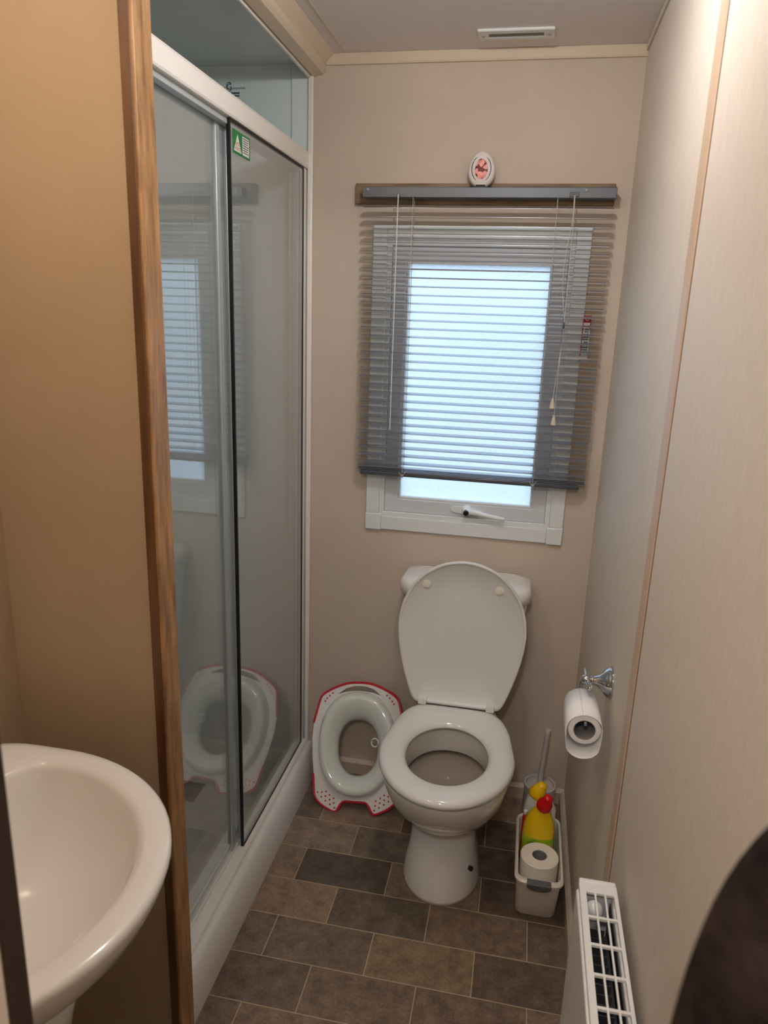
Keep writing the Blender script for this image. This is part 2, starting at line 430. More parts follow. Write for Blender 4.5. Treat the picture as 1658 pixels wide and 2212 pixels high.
# ---- doorway wall and hall behind the camera
struct('wall_front', join(box(-1.0, -.2995, YF-.007, YF+.01, 0, ZC+.05), box(XR, 1.0, YF-.007, YF+.01, 0, ZC+.05), box(-.2995, XR, YF-.007, YF+.01, 2.0, ZC+.05)), 'hall')
struct('wall_hall_left', box(-1.0, -.95, -1.0, YF, 0, ZC), 'hall')
struct('wall_hall_right', box(.95, 1.0, -1.0, YF, 0, ZC), 'hall')
struct('wall_hall_back', box(-1.0, 1.0, -1.05, -1.0, 0, ZC), 'hall')
struct('ceiling_hall', join(box(XR+.05, 1.0, -1.05, YF, ZC, ZC+.05)), 'hall')
struct('floor_hall', join(box(-1.0, XL-.05, -1.0, YF, -.05, 0), box(XR+.05, 1.0, -1.0, YF, -.05, 0)), 'grout')
dr = empty('door_1', (-.31, YF, 0), kind='structure'); dr['label'] = 'dark brown doorway lining at the near left edge'
mk('lining', box(-.2995, -.2965, YF-.008, YF+.011, 0, 2.0), 'door_dark', dr, bevel=.001)

# ---- ceiling vent
cv = empty('ceiling_vent', (-.095, 1.997, ZC), 'small white slotted vent screwed to the ceiling above the window', 'vent')
mk('frame', plate(smoothloop([(-.186,1.966),(-.004,1.966),(-.004,2.029),(-.186,2.029)], 0), [[(-.160,1.988),(-.030,1.988),(-.030,2.010),(-.160,2.010)]], lambda u, v, w: (u, v, w), ZC-.007, ZC), 'pvc_white', cv, bevel=.003)
mk('slot', box(-.161, -.029, 1.987, 2.011, ZC-.003, ZC-.0005), 'vent_grey', cv)
for y in (1.994, 2.004): mk('louvre', box(-.160, -.030, y-.0015, y+.0015, ZC-.006, ZC-.003), 'vent_grey', cv)
for x in (-.173, -.017): mk('screw', lathe((x, 1.999, ZC-.0065), (0,0,-1), [(0,.0035),(.0015,.0032),(.002,.002)], 12), 'screw', cv, smooth=True)

# ================================================================== WINDOW
wn = empty('window_1', (-.158, D, .87), kind='structure'); wn['label'] = 'white window with a frosted pane behind the blind'
fy = D-.010
mk('architrave', box(-.4525, -.412, fy, D+.006, .918, 1.743), 'pvc_white', wn, bevel=.002)
mk('architrave', box(.096, .1355, fy, D+.006, .918, 1.743), 'pvc_white', wn, bevel=.002)
mk('architrave', box(-.412, .096, fy, D+.006, 1.703, 1.743), 'pvc_white', wn, bevel=.002)
mk('architrave', box(-.405, .090, fy, D+.006, .869, .911), 'pvc_white', wn, bevel=.002)
mk('corner_block', box(-.4535, -.405, fy-.002, D+.006, .866, .918), 'pvc_white', wn, bevel=.003)
mk('corner_block', box(.090, .1365, fy-.002, D+.006, .866, .918), 'pvc_white', wn, bevel=.003)
def ringframe(x0, x1, z0, z1, w, y0, y1):
    return plate([(x0,z0),(x1,z0),(x1,z1),(x0,z1)], [[(x0+w,z0+w),(x1-w,z0+w),(x1-w,z1-w),(x0+w,z1-w)]], lambda u, v, ww: (u, ww, v), y0, y1)
mk('outer_frame', ringframe(-.4125, .0965, .9105, 1.7035, .014, D-.004, D+.055), 'pvc_white', wn, bevel=.0015)
sash = mk('sash', ringframe(-.3985, .0825, .9245, 1.6895, .040, D+.006, D+.045), 'sash_white', wn, bevel=.002)
mk('glazing_bead', ringframe(-.3588, .0428, .9642, 1.6498, .007, D+.012, D+.045), 'pvc_white', sash, bevel=.002)
mk('pane', box(-.3595, .0435, D+.026, D+.030, .9635, 1.6505), 'frosted_glass', wn)
# handle
hd = mk('handle', lathe((-.146, D+.006, .946), (0,-1,0), [(0,.016),(.006,.016),(.010,.013),(.022,.012),(.026,.009)], 24), 'pvc_white', wn, smooth=True)
mk('back_plate', plate(smoothloop([(-.195,.936),(-.100,.934),(-.100,.954),(-.195,.960)], 2), [], lambda u, v, w: (u, w, v), D-.002, D+.006), 'pvc_white', hd, bevel=.001)
lp = smoothpath([(-.146,D-.018,.948),(-.120,D-.022,.948),(-.080,D-.026,.941),(-.034,D-.028,.936)], 2)
mk('lever', tube(lp, [.0095-.0045*i/(len(lp)-1) for i in range(len(lp))], 12), 'pvc_white', hd, smooth=True)
mk('lock_button', lathe((-.146, D-.020, .946), (0,-1,-.0), [(0,.0085),(.0105,.008),(.0115,.006)], 20), 'seal_black', hd, smooth=True)
# warning tag behind the blind on the frame edge
wt = empty('warning_label', (.146, D-.011, 1.40), 'narrow red and white safety tag behind the right end of the blind', 'label')
LX0, LX1 = .1265, .1475
mk('card', box(LX0+.007, LX1+.007, D-.0135, D-.0125, 1.395, 1.518), 'label_white', wt)
mk('header', box(LX0+.007, LX1+.007, D-.0142, D-.0136, 1.500, 1.518), 'red_print', wt)
mk('ring_mark', torus_loft([[(.144+math.cos(a)*r_, D-.0144-dy, 1.509+math.sin(a)*r_) for a in [2*PI*i/16 for i in range(16)]] for r_, dy in ((.004,0),(.004,.0002),(.0028,.0002),(.0028,0))]), 'label_white', wt)
mk('border', join(box(LX0+.007, LX0+.0095, D-.0142, D-.0136, 1.412, 1.499), box(LX1+.005, LX1+.007, D-.0142, D-.0136, 1.482, 1.499)), 'red_print', wt)
ink = []
for k in range(11):
    z = 1.492-k*.0068
    for j in range(4):
        if random.random() < .85: ink.append(box(LX0+.0105+j*.0038, LX0+.0105+j*.0038+.0026, D-.0142, D-.0136, z-.0042, z-random.uniform(0,.0015)))
mk('printed_lines', join(*ink), 'ink_black', wt)
mk('footer', box(LX0+.007, LX1+.007, D-.0142, D-.0136, 1.395, 1.403), 'tag_pink', wt)

# ================================================================== BLIND
bd = empty('mounting_board', (-.16, D, 1.79), 'rustic wooden plank fixed to the wall above the window', 'board')
mk('plank', box(-.504, .181, D-.016, D-.0002, 1.794, 1.8465), 'wood_board', bd, bevel=.0012)
bl = empty('venetian_blind', (-.147, D-.045, 1.04), 'grey venetian blind with open slats hanging over the window', 'blind')
hr = mk('headrail', box(-.4765, .1825, D-.052, D-.0165, 1.8062, 1.8315), 'blind_rail', bl, bevel=.0015)
for x in (-.462, .107): mk('screw_cap', lathe((x, D-.052, 1.825), (0,-1,0), [(0,.0045),(.002,.004),(.003,.002)], 14), 'blind_grey', hr, smooth=True)
mk('cord_lock', box(.066, .090, D-.0545, D-.0515, 1.809, 1.820), 'bottom_rail_dark', hr, bevel=.001)
mk('wand_clip', box(-.381, -.373, D-.058, D-.0515, 1.805, 1.815), 'bottom_rail_dark', hr, bevel=.001)
# one slat, shared by all
def slat_mesh():
    X0, X1, w, n = -.3275, .3275, .0245, 7; tilt = math.radians(12); prof = []
    for i in range(n):
        s = -1+2*i/(n-1); yy = s*w/2; zz = .0010*(1-s*s)
        prof.append((yy*math.cos(tilt)-zz*math.sin(tilt), yy*math.sin(tilt)+zz*math.cos(tilt)))
    ring = [(y, z) for y, z in prof] + [(y, z-.0006) for y, z in prof[::-1]]
    v, f = loft([[(x, y*k, z) for y, z in ring] for x, k in ((X0,.7),(X0+.004,1),(X1-.004,1),(X1,.7))])
    me = bpy.data.meshes.new('slat'); me.from_pydata(v, [], f)
    bm = bmesh.new(); bm.from_mesh(me); bmesh.ops.recalc_face_normals(bm, faces=bm.faces); bm.to_mesh(me); bm.free()
    for p in me.polygons: p.use_smooth = True
    sharp(me, .7); me.materials.append(MATS['slat_grey']); return me
sm = slat_mesh(); NS = 32
BY = D-.040
zs = [1.7835-(1.7835-1.0845)*i/(NS-1) for i in range(NS)] + [1.0710, 1.0665, 1.0620]
for i, z in enumerate(zs):
    o = bpy.data.objects.new('slat', sm); COL.objects.link(o); o.location = (-.147+random.uniform(-.0008,.0008), BY, z)
    o.rotation_euler = (0 if i < NS else -.16, random.uniform(-.0012,.0012), 0); par(o, bl)
mk('bottom_rail', box(-.464, .166, BY-.012, BY+.012, 1.0455, 1.0585), 'bottom_rail_dark', bl, bevel=.003)
for x in (-.338, .038):
    for dy in (-.0125, .0125):
        mk('ladder_cord', tube([(x, BY+dy, 1.806), (x, BY+dy, 1.05)], .0007, 6), 'cord', bl, smooth=True)
    mk('cord_knot', tube(smoothpath([(x-.010,BY-.0128,1.062),(x-.004,BY-.0135,1.052),(x,BY-.014,1.047),(x+.004,BY-.0135,1.052),(x+.010,BY-.0128,1.062)],1), .0008, 6), 'cord', bl, smooth=True)
    mk('cord_button', lathe((x, BY-.0125, 1.048), (0,-1,0), [(0,.005),(.003,.0045),(.004,.002)], 12), 'blind_grey', bl, smooth=True)
mk('tilt_wand', tube([(-.377, BY-.020, 1.812), (-.377, BY-.022, 1.78), (-.377, BY-.022, 1.185)], .0016, 6), 'wand_clear', bl, smooth=True)
pc1 = smoothpath([(.078,BY-.014,1.812),(.080,BY-.018,1.75),(.070,BY-.018,1.68),(.067,BY-.018,1.60),(.078,BY-.018,1.53),(.083,BY-.018,1.50),(.082,BY-.018,1.485)], 2)
pc2 = smoothpath([(.080,BY-.014,1.812),(.0825,BY-.018,1.70),(.082,BY-.018,1.50)], 1)
mk('pull_cord', tube(pc1, .0009, 6), 'cord', bl, smooth=True)
mk('pull_cord', tube(pc2, .0009, 6), 'cord', bl, smooth=True)
mk('cord_joiner', lathe((.082, BY-.018, 1.500), (0,0,-1), [(0,.0015),(.003,.0028),(.014,.0028),(.018,.0015)], 10), 'bottom_rail_dark', bl, smooth=True)
for x, z in ((.0715, 1.297), (.0790, 1.252)):
    mk('pull_cord', tube(smoothpath([(.082,BY-.018,1.482),(.080,BY-.018,1.42),(x,BY-.018,z)], 1), .0009, 6), 'cord', bl, smooth=True)
    mk('tassel', lathe((x, BY-.018, z), (0,0,-1), [(0,.0028),(.004,.0034),(.026,.0075),(.028,.0062)], 8), 'tassel', bl, smooth=True)

# ---- air freshener on the board
af = empty('air_freshener', (-.163, D-.035, 1.8318), 'white oval air freshener with a pink jewel front on the blind rail', 'air freshener')
ac = (-.163, 1.876)
def egg(cx, cz, rx, rz, y, n=40, flat=None):
    out = []
    for i in range(n):
        a = 2*PI*i/n; X = cx+rx*math.cos(a)*(1-.10*math.sin(a)); Z = cz+rz*math.sin(a)
        if flat is not None: Z = max(Z, flat)
        out.append((X, y, Z))
    return out
mk('body', loft([egg(*ac, .030, .040, D-.017, flat=1.8318), egg(*ac, .0345, .0445, D-.024, flat=1.8318), egg(*ac, .0355, .0455, D-.034, flat=1.8318), egg(*ac, .033, .043, D-.043, flat=1.8318), egg(*ac, .028, .038, D-.047, flat=1.836)]), 'freshener_white', af, smooth=True, angle=1.2)
mk('jewel', loft([egg(-.163, 1.8765, .0168, .0250, D-.046), egg(-.163, 1.8765, .0158, .024, D-.0485), egg(-.163, 1.8765, .010, .016, D-.0505)]), 'jewel_pink', af)
for s in (-1, 1):
    mk('slot', tube([(-.163+s*.0248*math.cos(a), D-.0475, 1.8765+.0315*math.sin(a)) for a in [math.radians(d) for d in range(-60, 61, 10)]], [.0004,.0007,.0009,.001,.001,.001,.001,.001,.001,.001,.0009,.0007,.0004], 6), 'slot_dark', af, smooth=True)
mk('vent_slot', box(-.1755, -.1505, D-.0478, D-.045, 1.8345, 1.8385), 'slot_dark', af, bevel=.0008)

# ================================================================== SHOWER
st = empty('shower_tray', (-1.0, 1.6, 0), 'white shower tray with a raised front lip along the tiled floor', 'shower tray')
ty0, ty1 = YP2+.009, D-.0003
prof = [(XT, 0), (XT-.004, .050), (XT-.018, .086), (XT-.024, .0925), (XT-.030, .095), (-.690, .095), (-.697, .090), (-.715, .052), (-.74, .045), (XS+.07, .047), (XS+.04, .09), (XS, .095), (XS, 0)]
mk('tray_body', loft([[(x, y, z) for x, z in prof] for y in (ty0, ty1)]), 'tray_white', st, smooth=True, angle=.9)
# ridge edging band along the front
mk('front_band', box(XT-.0225, XT-.0005, ty0, D-.012, -.0002, .006), 'tray_white', st)
dn = mk('drain', box(-.985, -.895, 1.775, 1.865, .0458, .0492), 'drain_grey', st, bevel=.002)
for k in range(6):
    mk('drain_slot', box(-.978, -.902, 1.783+k*.0135, 1.788+k*.0135, .0490, .0497), 'seal_black', dn)

se = empty('shower_enclosure', (XG, 1.6, .095), 'glass sliding shower enclosure with a white header rail', 'shower screen')
ey0, ey1 = YP2+.009, D-.0105
mk('header_rail', loft([[(x, y, z) for x, z in ((-.642,1.884),(-.640,1.888),(-.640,1.922),(-.645,1.930),(-.690,1.930),(-.694,1.922),(-.694,1.884))] for y in (ey0, ey1)]), 'rail_white', se, smooth=True, angle=.4)
mk('header_channel', box(-.692, -.652, ey0, ey1-.02, 1.872, 1.884), 'stile_alu', se)
mk('bottom_rail', loft([[(x, y, z) for x, z in ((-.632,.0952),(-.636,.102),(-.647,.106),(-.656,.106),(-.657,.101),(-.664,.101),(-.665,.107),(-.688,.107),(-.69,.0952))] for y in (ey0, ey1)]), 'rail_white', se, smooth=True, angle=.5)
mk('jamb', box(-.692, -.6455, D-.030, ey1, .107, 1.884), 'rail_white', se, bevel=.003)
mk('jamb', box(-.692, -.6455, ey0, ey0+.02, .107, 1.884), 'rail_white', se, bevel=.003)
fp = mk('sliding_panel', box(-.653, -.648, 1.5665, D-.036, .107, 1.881), 'shower_glass', se)
fp['label'] = 'outer glass panel with black seals'
mk('seal', box(-.6545, -.6465, 1.5625, 1.5675, .105, 1.884), 'seal_black', fp)
mk('seal', box(-.6545, -.6465, D-.0375, D-.0305, .105, 1.884), 'seal_black', fp)
mk('seal', box(-.6545, -.6465, 1.5675, D-.0375, 1.878, 1.8838), 'seal_black', fp)
mk('seal', box(-.6545, -.6465, 1.5675, D-.0375, .1055, .1085), 'seal_black', fp)
ip = mk('fixed_panel', box(-.674, -.669, ey0+.02, 1.60, .107, 1.872), 'shower_glass', se)
ip['label'] = 'inner glass panel nearest the oak trim'
mk('stile', box(-.6765, -.6665, 1.590, 1.612, .107, 1.872), 'stile_alu', ip, bevel=.001)
mk('stile', box(-.6762, -.6668, 1.537, 1.556, .107, 1.872), 'stile_alu', ip, bevel=.001)
mk('stile', box(-.672, -.656, D-.050, D-.038, .107, 1.872), 'stile_alu', fp, bevel=.001)
# HOT WATER sticker on the outer panel
def onglass(cy, cz):
    return lambda u, v, w: (-.6478+w, cy+u, cz+v)
sk = mk('warning_sticker', box(-.6479, -.6476, 1.580, 1.6785, 1.8215, 1.868), 'label_green', fp); sk['label'] = 'green and white hot water sticker'
mk('triangle', plate([(-.0215,-.016),(.0215,-.016),(0,.018)], [], onglass(1.607, 1.843), .0003, .0005), 'label_white', fp)
mk('text_box', plate(smoothloop([(-.019,-.018),(.019,-.018),(.019,.019),(-.019,.019)], 0), [], onglass(1.653, 1.8445), .0003, .0005), 'label_white', fp)
text('sticker_text', 'HOT', onglass(1.607, 1.8415), .0115, 'red_print', fp, .0007)
text('sticker_text', 'WATER', onglass(1.607, 1.8325), .0095, 'red_print', fp, .0007)
mk('printed_lines', join(*[plate([(-.016,.0145-k*.0046),(.016-(k % 3)*.002,.0145-k*.0046),(.016-(k % 3)*.002,.0162-k*.0046),(-.016,.0162-k*.0046)], [], onglass(1.653, 1.8445), .0005, .0007) for k in range(7)]), 'ink_navy', fp)
# print on the end wall of the shower
wse = bpy.data.objects['wall_shower_end']
onw = lambda cx, cz: (lambda u, v, w: (cx+u, D-.0003-w, cz+v))
pr = text('wall_print', 'G', onw(-.872, 2.093), .022, 'ink_navy', wse)
mk('wall_print', plate([(-.872+math.cos(math.radians(t))*.0085, 2.0935+math.sin(math.radians(t))*.012) for t in range(40, 330, 10)] + [(-.872+math.cos(math.radians(t))*.0072, 2.0935+math.sin(math.radians(t))*.0100) for t in range(320, 35, -10)], [], lambda u, v, w: (u, D-.0003-w, v), 0, .0003), 'ink_navy', wse)
text('wall_print', 'composites', onw(-.846, 2.090), .0090, 'ink_navy', wse)
bars = []
for zz, x0, x1 in ((2.090,-.905,-.884), (2.0775,-.900,-.842), (2.0705,-.900,-.842), (2.056,-.900,-.842), (2.049,-.900,-.842)):
    x = x0
    while x < x1:
        w = random.uniform(.002, .0045); bars.append(box(x, min(x+w, x1), D-.0006, D-.0002, zz-.0022, zz+.0022)); x += w+.0011
mk('printed_lines', join(*bars), 'ink_navy', wse)

# ================================================================== TOILET
TX = -.125
def egg_ring(hx, yf, yb, yc, z, n=56, pf=2.0, pb=2.6, cx=TX):
    # the outer pan (pb=4) narrows towards the cistern
    out = []
    for i in range(n):
        a = 2*PI*i/n; c, s = math.cos(a), math.sin(a); p = pb if s > 0 else pf
        X = hx*math.copysign(abs(c)**(2/p), c); Y = (yb-yc if s > 0 else yc-yf)*math.copysign(abs(s)**(2/p), s)
        if pb == 4 and s > 0: X *= 1-.30*(Y/(yb-yc))**1.5
        out.append((cx+X, yc+Y, z))
    return out
tl = empty('toilet', (TX, 1.75, 0), 'white close-coupled toilet with its lid raised under the window', 'toilet')
R = egg_ring
pan = [R(.106,1.590,1.985,1.72,0,pb=4), R(.106,1.590,1.985,1.72,.012,pb=4), R(.100,1.600,1.985,1.72,.05,pb=4), R(.090,1.622,1.985,1.72,.11,pb=4),
       R(.086,1.635,1.985,1.72,.165,pb=4), R(.088,1.632,1.985,1.71,.192,pb=4), R(.100,1.604,1.985,1.69,.215,pb=4), R(.126,1.556,1.985,1.68,.25,pb=4),
       R(.147,1.512,1.985,1.67,.295,pb=4), R(.159,1.482,1.985,1.66,.34,pb=4), R(.165,1.464,1.985,1.655,.375,pb=4), R(.166,1.460,1.985,1.655,.392,pb=4), R(.162,1.464,1.98,1.655,.400,pb=4),
       R(.120,1.514,1.832,1.66,.401,pb=2.2), R(.115,1.520,1.826,1.66,.394,pb=2.2), R(.113,1.522,1.824,1.66,.375,pb=2.2), R(.113,1.522,1.824,1.66,.318,pb=2.2), R(.116,1.520,1.827,1.66,.314,pb=2.2), R(.132,1.506,1.850,1.66,.314,pb=2.2), R(.130,1.508,1.848,1.66,.295,pb=2.2), R(.112,1.545,1.800,1.67,.255,pb=2.2),
       R(.088,1.59,1.765,1.68,.225,pb=2.2), R(.066,1.63,1.745,1.69,.190,pb=2.2), R(.040,1.66,1.73,1.70,.168,pb=2.2)]
mk('pan', loft(pan), 'ceramic', tl, smooth=True, angle=3)
mk('water', loft([R(.1295,1.509,1.8475,1.66,.299,pb=2.2), R(.1295,1.509,1.8475,1.66,.3,pb=2.2)]), 'water', tl)
def crect(x0, x1, y0, y1, z, r, n=6):
    out = []
    for cx, cy, a0 in ((x1-r, y1-r, 0), (x0+r, y1-r, 90), (x0+r, y0+r, 180), (x1-r, y0+r, 270)):
        for i in range(n+1):
            a = math.radians(a0+90*i/n); out.append((cx+r*math.cos(a), cy+r*math.sin(a), z))
    return out
mk('cistern', loft([crect(-.262,.012,1.972,2.096,.398,.03), crect(-.280,.030,1.966,2.097,.44,.04), crect(-.300,.050,1.954,2.098,.69,.045), crect(-.303,.053,1.953,2.098,.722,.045)]), 'ceramic', tl, smooth=True, angle=1.0)
cl = [crect(-.309,.053,1.944,2.1,.722,.05), crect(-.317,.061,1.938,2.1,.726,.055), crect(-.318,.062,1.937,2.1,.748,.055), crect(-.315,.059,1.941,2.099,.760,.053), crect(-.304,.054,1.952,2.095,.769,.045), crect(-.27,.02,1.975,2.08,.772,.03)]
mk('cistern_lid', loft(cl), 'ceramic', tl, smooth=True, angle=3)
# seat ring: profile from outer edge over the crown to the hole
def seat_ring(t, z):
    hx = .106+(.1745-.106)*t; yf = 1.530+(1.444-1.530)*t; yb = 1.797+(1.888-1.797)*t; yc = 1.662
    ring = R(hx, yf, yb, yc, z, pb=2.05+4.5*t)
    out = []
    for X, Y, Z in ring:
        if Y > yc:
            q = (Y-yc)/(yb-yc); X = TX+(X-TX)*(1-.27*t*q**1.6)
        out.append((X, Y, Z))
    return out
sp = [(1,.404),(1.0,.411),(.975,.418),(.90,.4225),(.72,.426),(.45,.4255),(.22,.422),(.08,.415),(0,.407),(.0,.402),(.5,.4015)]
mk('seat', torus_loft([seat_ring(t, z) for t, z in sp]), 'plastic_white', tl, smooth=True, angle=3)
# raised lid
LH = Vector((TX, 1.893, .424)); LT = Vector((TX, 1.930, .848))
ldir = (LT-LH).normalized(); lnor = Vector((0,-1,0)); lnor = (lnor-ldir*lnor.dot(ldir)).normalized(); LL = (LT-LH).length
def lid_loop(k, w):
    vc, hx = .225, .181; H = LL-vc; side = []
    for i in range(17):
        t = PI/2*(1-i/16); side.append((hx*abs(math.cos(t))**(2/2.05), H*math.sin(t)**(2/2.05)))
    wq = lambda q: hx*(1-.31*q**1.7)
    side += [(wq(q), -q*(vc+.004)) for q in (.10,.20,.32,.44,.56,.68,.78,.86,.92)]
    e = wq(1)
    side += [(e*1.01, -.962*(vc+.004)), (e*.97, -.985*(vc+.004)), (e*.91, -.998*(vc+.004)), (e*.82, -(vc+.004)), (e*.5, -(vc+.004)), (0, -(vc+.004))]
    pts = side + [(-x, y) for x, y in side[-2:0:-1]]
    return [tuple(LH+Vector((1,0,0))*(x*k)+ldir*(vc+y*k)+lnor*w) for x, y in pts]
lidv = loft([lid_loop(.90,-.016), lid_loop(.975,-.011), lid_loop(1,-.002), lid_loop(1,.004), lid_loop(.993,.007), lid_loop(.965,.007), lid_loop(.955,.004), lid_loop(.945,.0015), lid_loop(.5,.0)])
lid = mk('lid', lidv, 'lid_plastic', tl, smooth=True, angle=3)
for x, h in ((-.231,.350), (-.027,.350)):
    b0 = LH+Vector((x-TX,0,0))+ldir*h+lnor*.0015
    mk('bumper', lathe(b0, lnor, [(0,.0125),(.002,.0125),(.0022,.0095),(.006,.009),(.0068,.006)], 24), 'bumper', lid, smooth=True)
for x in (-.222, -.028):
    mk('hinge', box(x-.012, x+.012, 1.872, 1.903, .4225, .4405), 'plastic_white', tl, bevel=.002)
mk('bolt_hole', lathe((TX+.0815, 1.658, .078), (.80,-.58,.15), [(-.004,.0065),(.006,.0065),(.0065,.0045)], 16), 'seal_black', tl, smooth=True)

# ================================================================== CHILD TRAINING SEAT
PB = Vector((-.418, 1.893, .004)); PT = Vector((-.450, 2.082, .350))
pv = (PT-PB); PLEN = pv.length; pv = pv.normalized()
pu = Vector((1, -.02, 0)); pu = (pu-pv*pu.dot(pv)).normalized(); pw = pu.cross(pv)   # towards the room
if pw.y > 0: pw = -pw
kv = PLEN/.403
def PP(u, v, w): return tuple(PB+pu*u+pv*(v*kv)+pw*w)
ps = empty('toilet_training_seat', (-.42, 1.95, 0), 'white child training seat with red edging leaning beside the toilet', 'training seat')
half = [(0,.403),(-.036,.401),(-.069,.390),(-.100,.375),(-.121,.361),(-.129,.345),(-.138,.305),(-.146,.270),(-.149,.219),(-.144,.163),(-.137,.112),(-.131,.054),(-.126,.038),(-.105,.019),(-.074,.004),(-.064,.001),(-.056,.005),(-.045,.026),(-.036,.034),(-.026,.035),(0,.034)]
full = half + [(-x, y) for x, y in half[-2:0:-1]]
full = [full[0]] + [p for p in full[1:]]
hand = [(-.068,.366),(-.045,.384),(-.022,.391),(0,.393),(.022,.391),(.045,.384),(.068,.366),(.045,.373),(.022,.376),(0,.377),(-.022,.376),(-.045,.373)]
HU, HV, HC = .0635, .086, .198
hole = [(HU*1.25*math.cos(2*PI*i/40), HC+HV*1.2*math.sin(2*PI*i/40)) for i in range(40)]
mk('base_plate', plate(full, [hand, hole], PP, -.008, 0), 'potty_plate', ps, bevel=.0015)
def pring(ku, kv_, cv, w, n=48):
    out = []
    for i in range(n):
        a = 2*PI*i/n; c, s = math.cos(a), math.sin(a)
        p = 2.2
        out.append(PP(ku*math.copysign(abs(c)**(2/p), c)*(1+.03*s), cv+kv_*math.copysign(abs(s)**(2/p), s), w))
    return out
rg = []
for t, w in ((1.0,0.0005),(.985,.012),(.94,.022),(.85,.029),(.72,.0315),(.56,.028),(.38,.019),(.20,.007),(.06,-.006),(0,-.018),(.03,-.020),(.10,-.018),(.3,-.004),(.6,-.001)):
    rg.append(pring(HU+(.124-HU)*t, HV+(.163-HV)*t, HC+(.212-HC)*t, w))
mk('cushion_ring', torus_loft(rg), 'potty_white', ps, smooth=True, angle=3)
def edge_path(pts): return [PP(x, y, -.004) for x, y in pts]
topi = [p for p in half if p[1] >= .265][::-1]; topi = topi + [(-x, y) for x, y in topi[::-1]][1:]
boti = [p for p in half if p[1] <= .115]; boti = boti + [(-x, y) for x, y in boti[::-1]][1:]
mk('top_edging', tube(smoothpath(edge_path(topi), 1), .0052, 8), 'red_rubber', ps, smooth=True)
mk('bottom_edging', tube(smoothpath(edge_path(boti), 1), .0052, 8), 'red_rubber', ps, smooth=True)
dots = []
dp = [(-.120,.056),(-.106,.057),(-.093,.060),(-.107,.043),(-.094,.046),(-.081,.050),(-.093,.032),(-.080,.036),(-.067,.041),(-.078,.022),(-.066,.027),(-.063,.013)]
dp += [(-.113,.340),(-.107,.349),(-.098,.358),(-.089,.367)]
for x, y in dp:
    for s in (1, -1):
        c0 = [PP(s*x+.0029*math.cos(2*PI*i/10), y+.0029*math.sin(2*PI*i/10), .0002) for i in range(10)]
        c1 = [PP(s*x+.0029*math.cos(2*PI*i/10), y+.0029*math.sin(2*PI*i/10), .0006) for i in range(10)]
        dots.append(loft([c0, c1]))
tag(mk('dot_print', join(*dots), 'red_print', ps), kind='stuff')
mk('hanging_loop', tube([(-.378-.011*math.cos(a), 1.990+.003*math.sin(a), .199+.013*math.sin(a)) for a in [2*PI*i/20 for i in range(20)]], .0022, 8, closed=True), 'plastic_white', ps, smooth=True)

# ================================================================== CORNER BY THE RIGHT WALL
# toilet brush
tb = empty('toilet_brush', (.139, 2.0, 0), 'grey toilet brush with an upright handle standing in its pot in the corner', 'toilet brush')
mk('pot', lathe((.139, 2.0, 0), (0,0,1), [(0,.046),(.004,.048),(.118,.0465),(.130,.0485),(.134,.048),(.134,.0425),(.118,.0415),(.115,.0)][:-1], 40, True, True), 'brush_grey', tb, smooth=True)
mk('pot_cover', lathe((.139, 2.0, .1235), (0,0,1), [(0,.041),(.006,.041),(.009,.036),(.010,.012)], 36), 'brush_grey', tb, smooth=True)
mk('handle', lathe((.137, 2.0, .125), (.055, .02, 1), [(0,.0085),(.172,.0085),(.176,.0095),(.190,.0095),(.193,.008)], 20), 'brush_handle', tb, smooth=True)

# bin
bn = empty('storage_bin', (.131, 1.68, 0), 'narrow white plastic storage bin with a grey grip against the right wall', 'bin')
b_out = [crect(.084,.182,1.618,1.800,0,.018), crect(.082,.184,1.614,1.803,.006,.019), crect(.077,.1865,1.570,1.815,.142,.022)]
b_rim = [crect(.0715,.1915,1.557,1.822,.142,.026), crect(.0705,.1925,1.555,1.824,.150,.026), crect(.0735,.1895,1.560,1.820,.1545,.024), crect(.0785,.1855,1.571,1.814,.152,.020), crect(.080,.184,1.574,1.811,.142,.019)]
b_in = [crect(.0820,.1830,1.600,1.803,.058,.016)]
mk('body', loft(b_out+b_rim+b_in), 'bin_white', bn, smooth=True, angle=.7)
gp = [(-.030,.155),(.030,.155),(.030,.142),(.022,.134),(.010,.130),(-.010,.130),(-.022,.134),(-.030,.142)]
mk('grip', plate(gp, [], lambda u, v, w: (.131+u, 1.5655+w-(v-.142)*.35, v), -.0155, .006), 'bin_grip', bn, bevel=.002)

# toilet roll standing in the bin
def paper_roll(name, c, axis, r, rc, L, label, m, parent_core=True):
    t = empty(name, c, label, 'toilet roll')
    x, y, d = frame(axis)
    mk('paper', torus_loft([[tuple(Vector(c)+d*s+(x*math.cos(2*PI*i/48)+y*math.sin(2*PI*i/48))*q) for i in range(48)] for s, q in ((0,rc),(0,r-.002),(.002,r),(L-.002,r),(L,r-.002),(L,rc))]), m, t, smooth=True, angle=.6)
    mk('core', torus_loft([[tuple(Vector(c)+d*s+(x*math.cos(2*PI*i/36)+y*math.sin(2*PI*i/36))*q) for i in range(36)] for s, q in ((.0005,rc-.0002),(L-.001,rc-.0002),(L-.001,rc-.0016),(.0005,rc-.0016))]), 'card_core', t, smooth=True, angle=.6)
    return t
tr = paper_roll('toilet_roll', (.1325, 1.6525, .0588), (0.0,0,1), .0488, .0195, .100, 'spare toilet roll standing upright in the white bin', 'paper_warm')

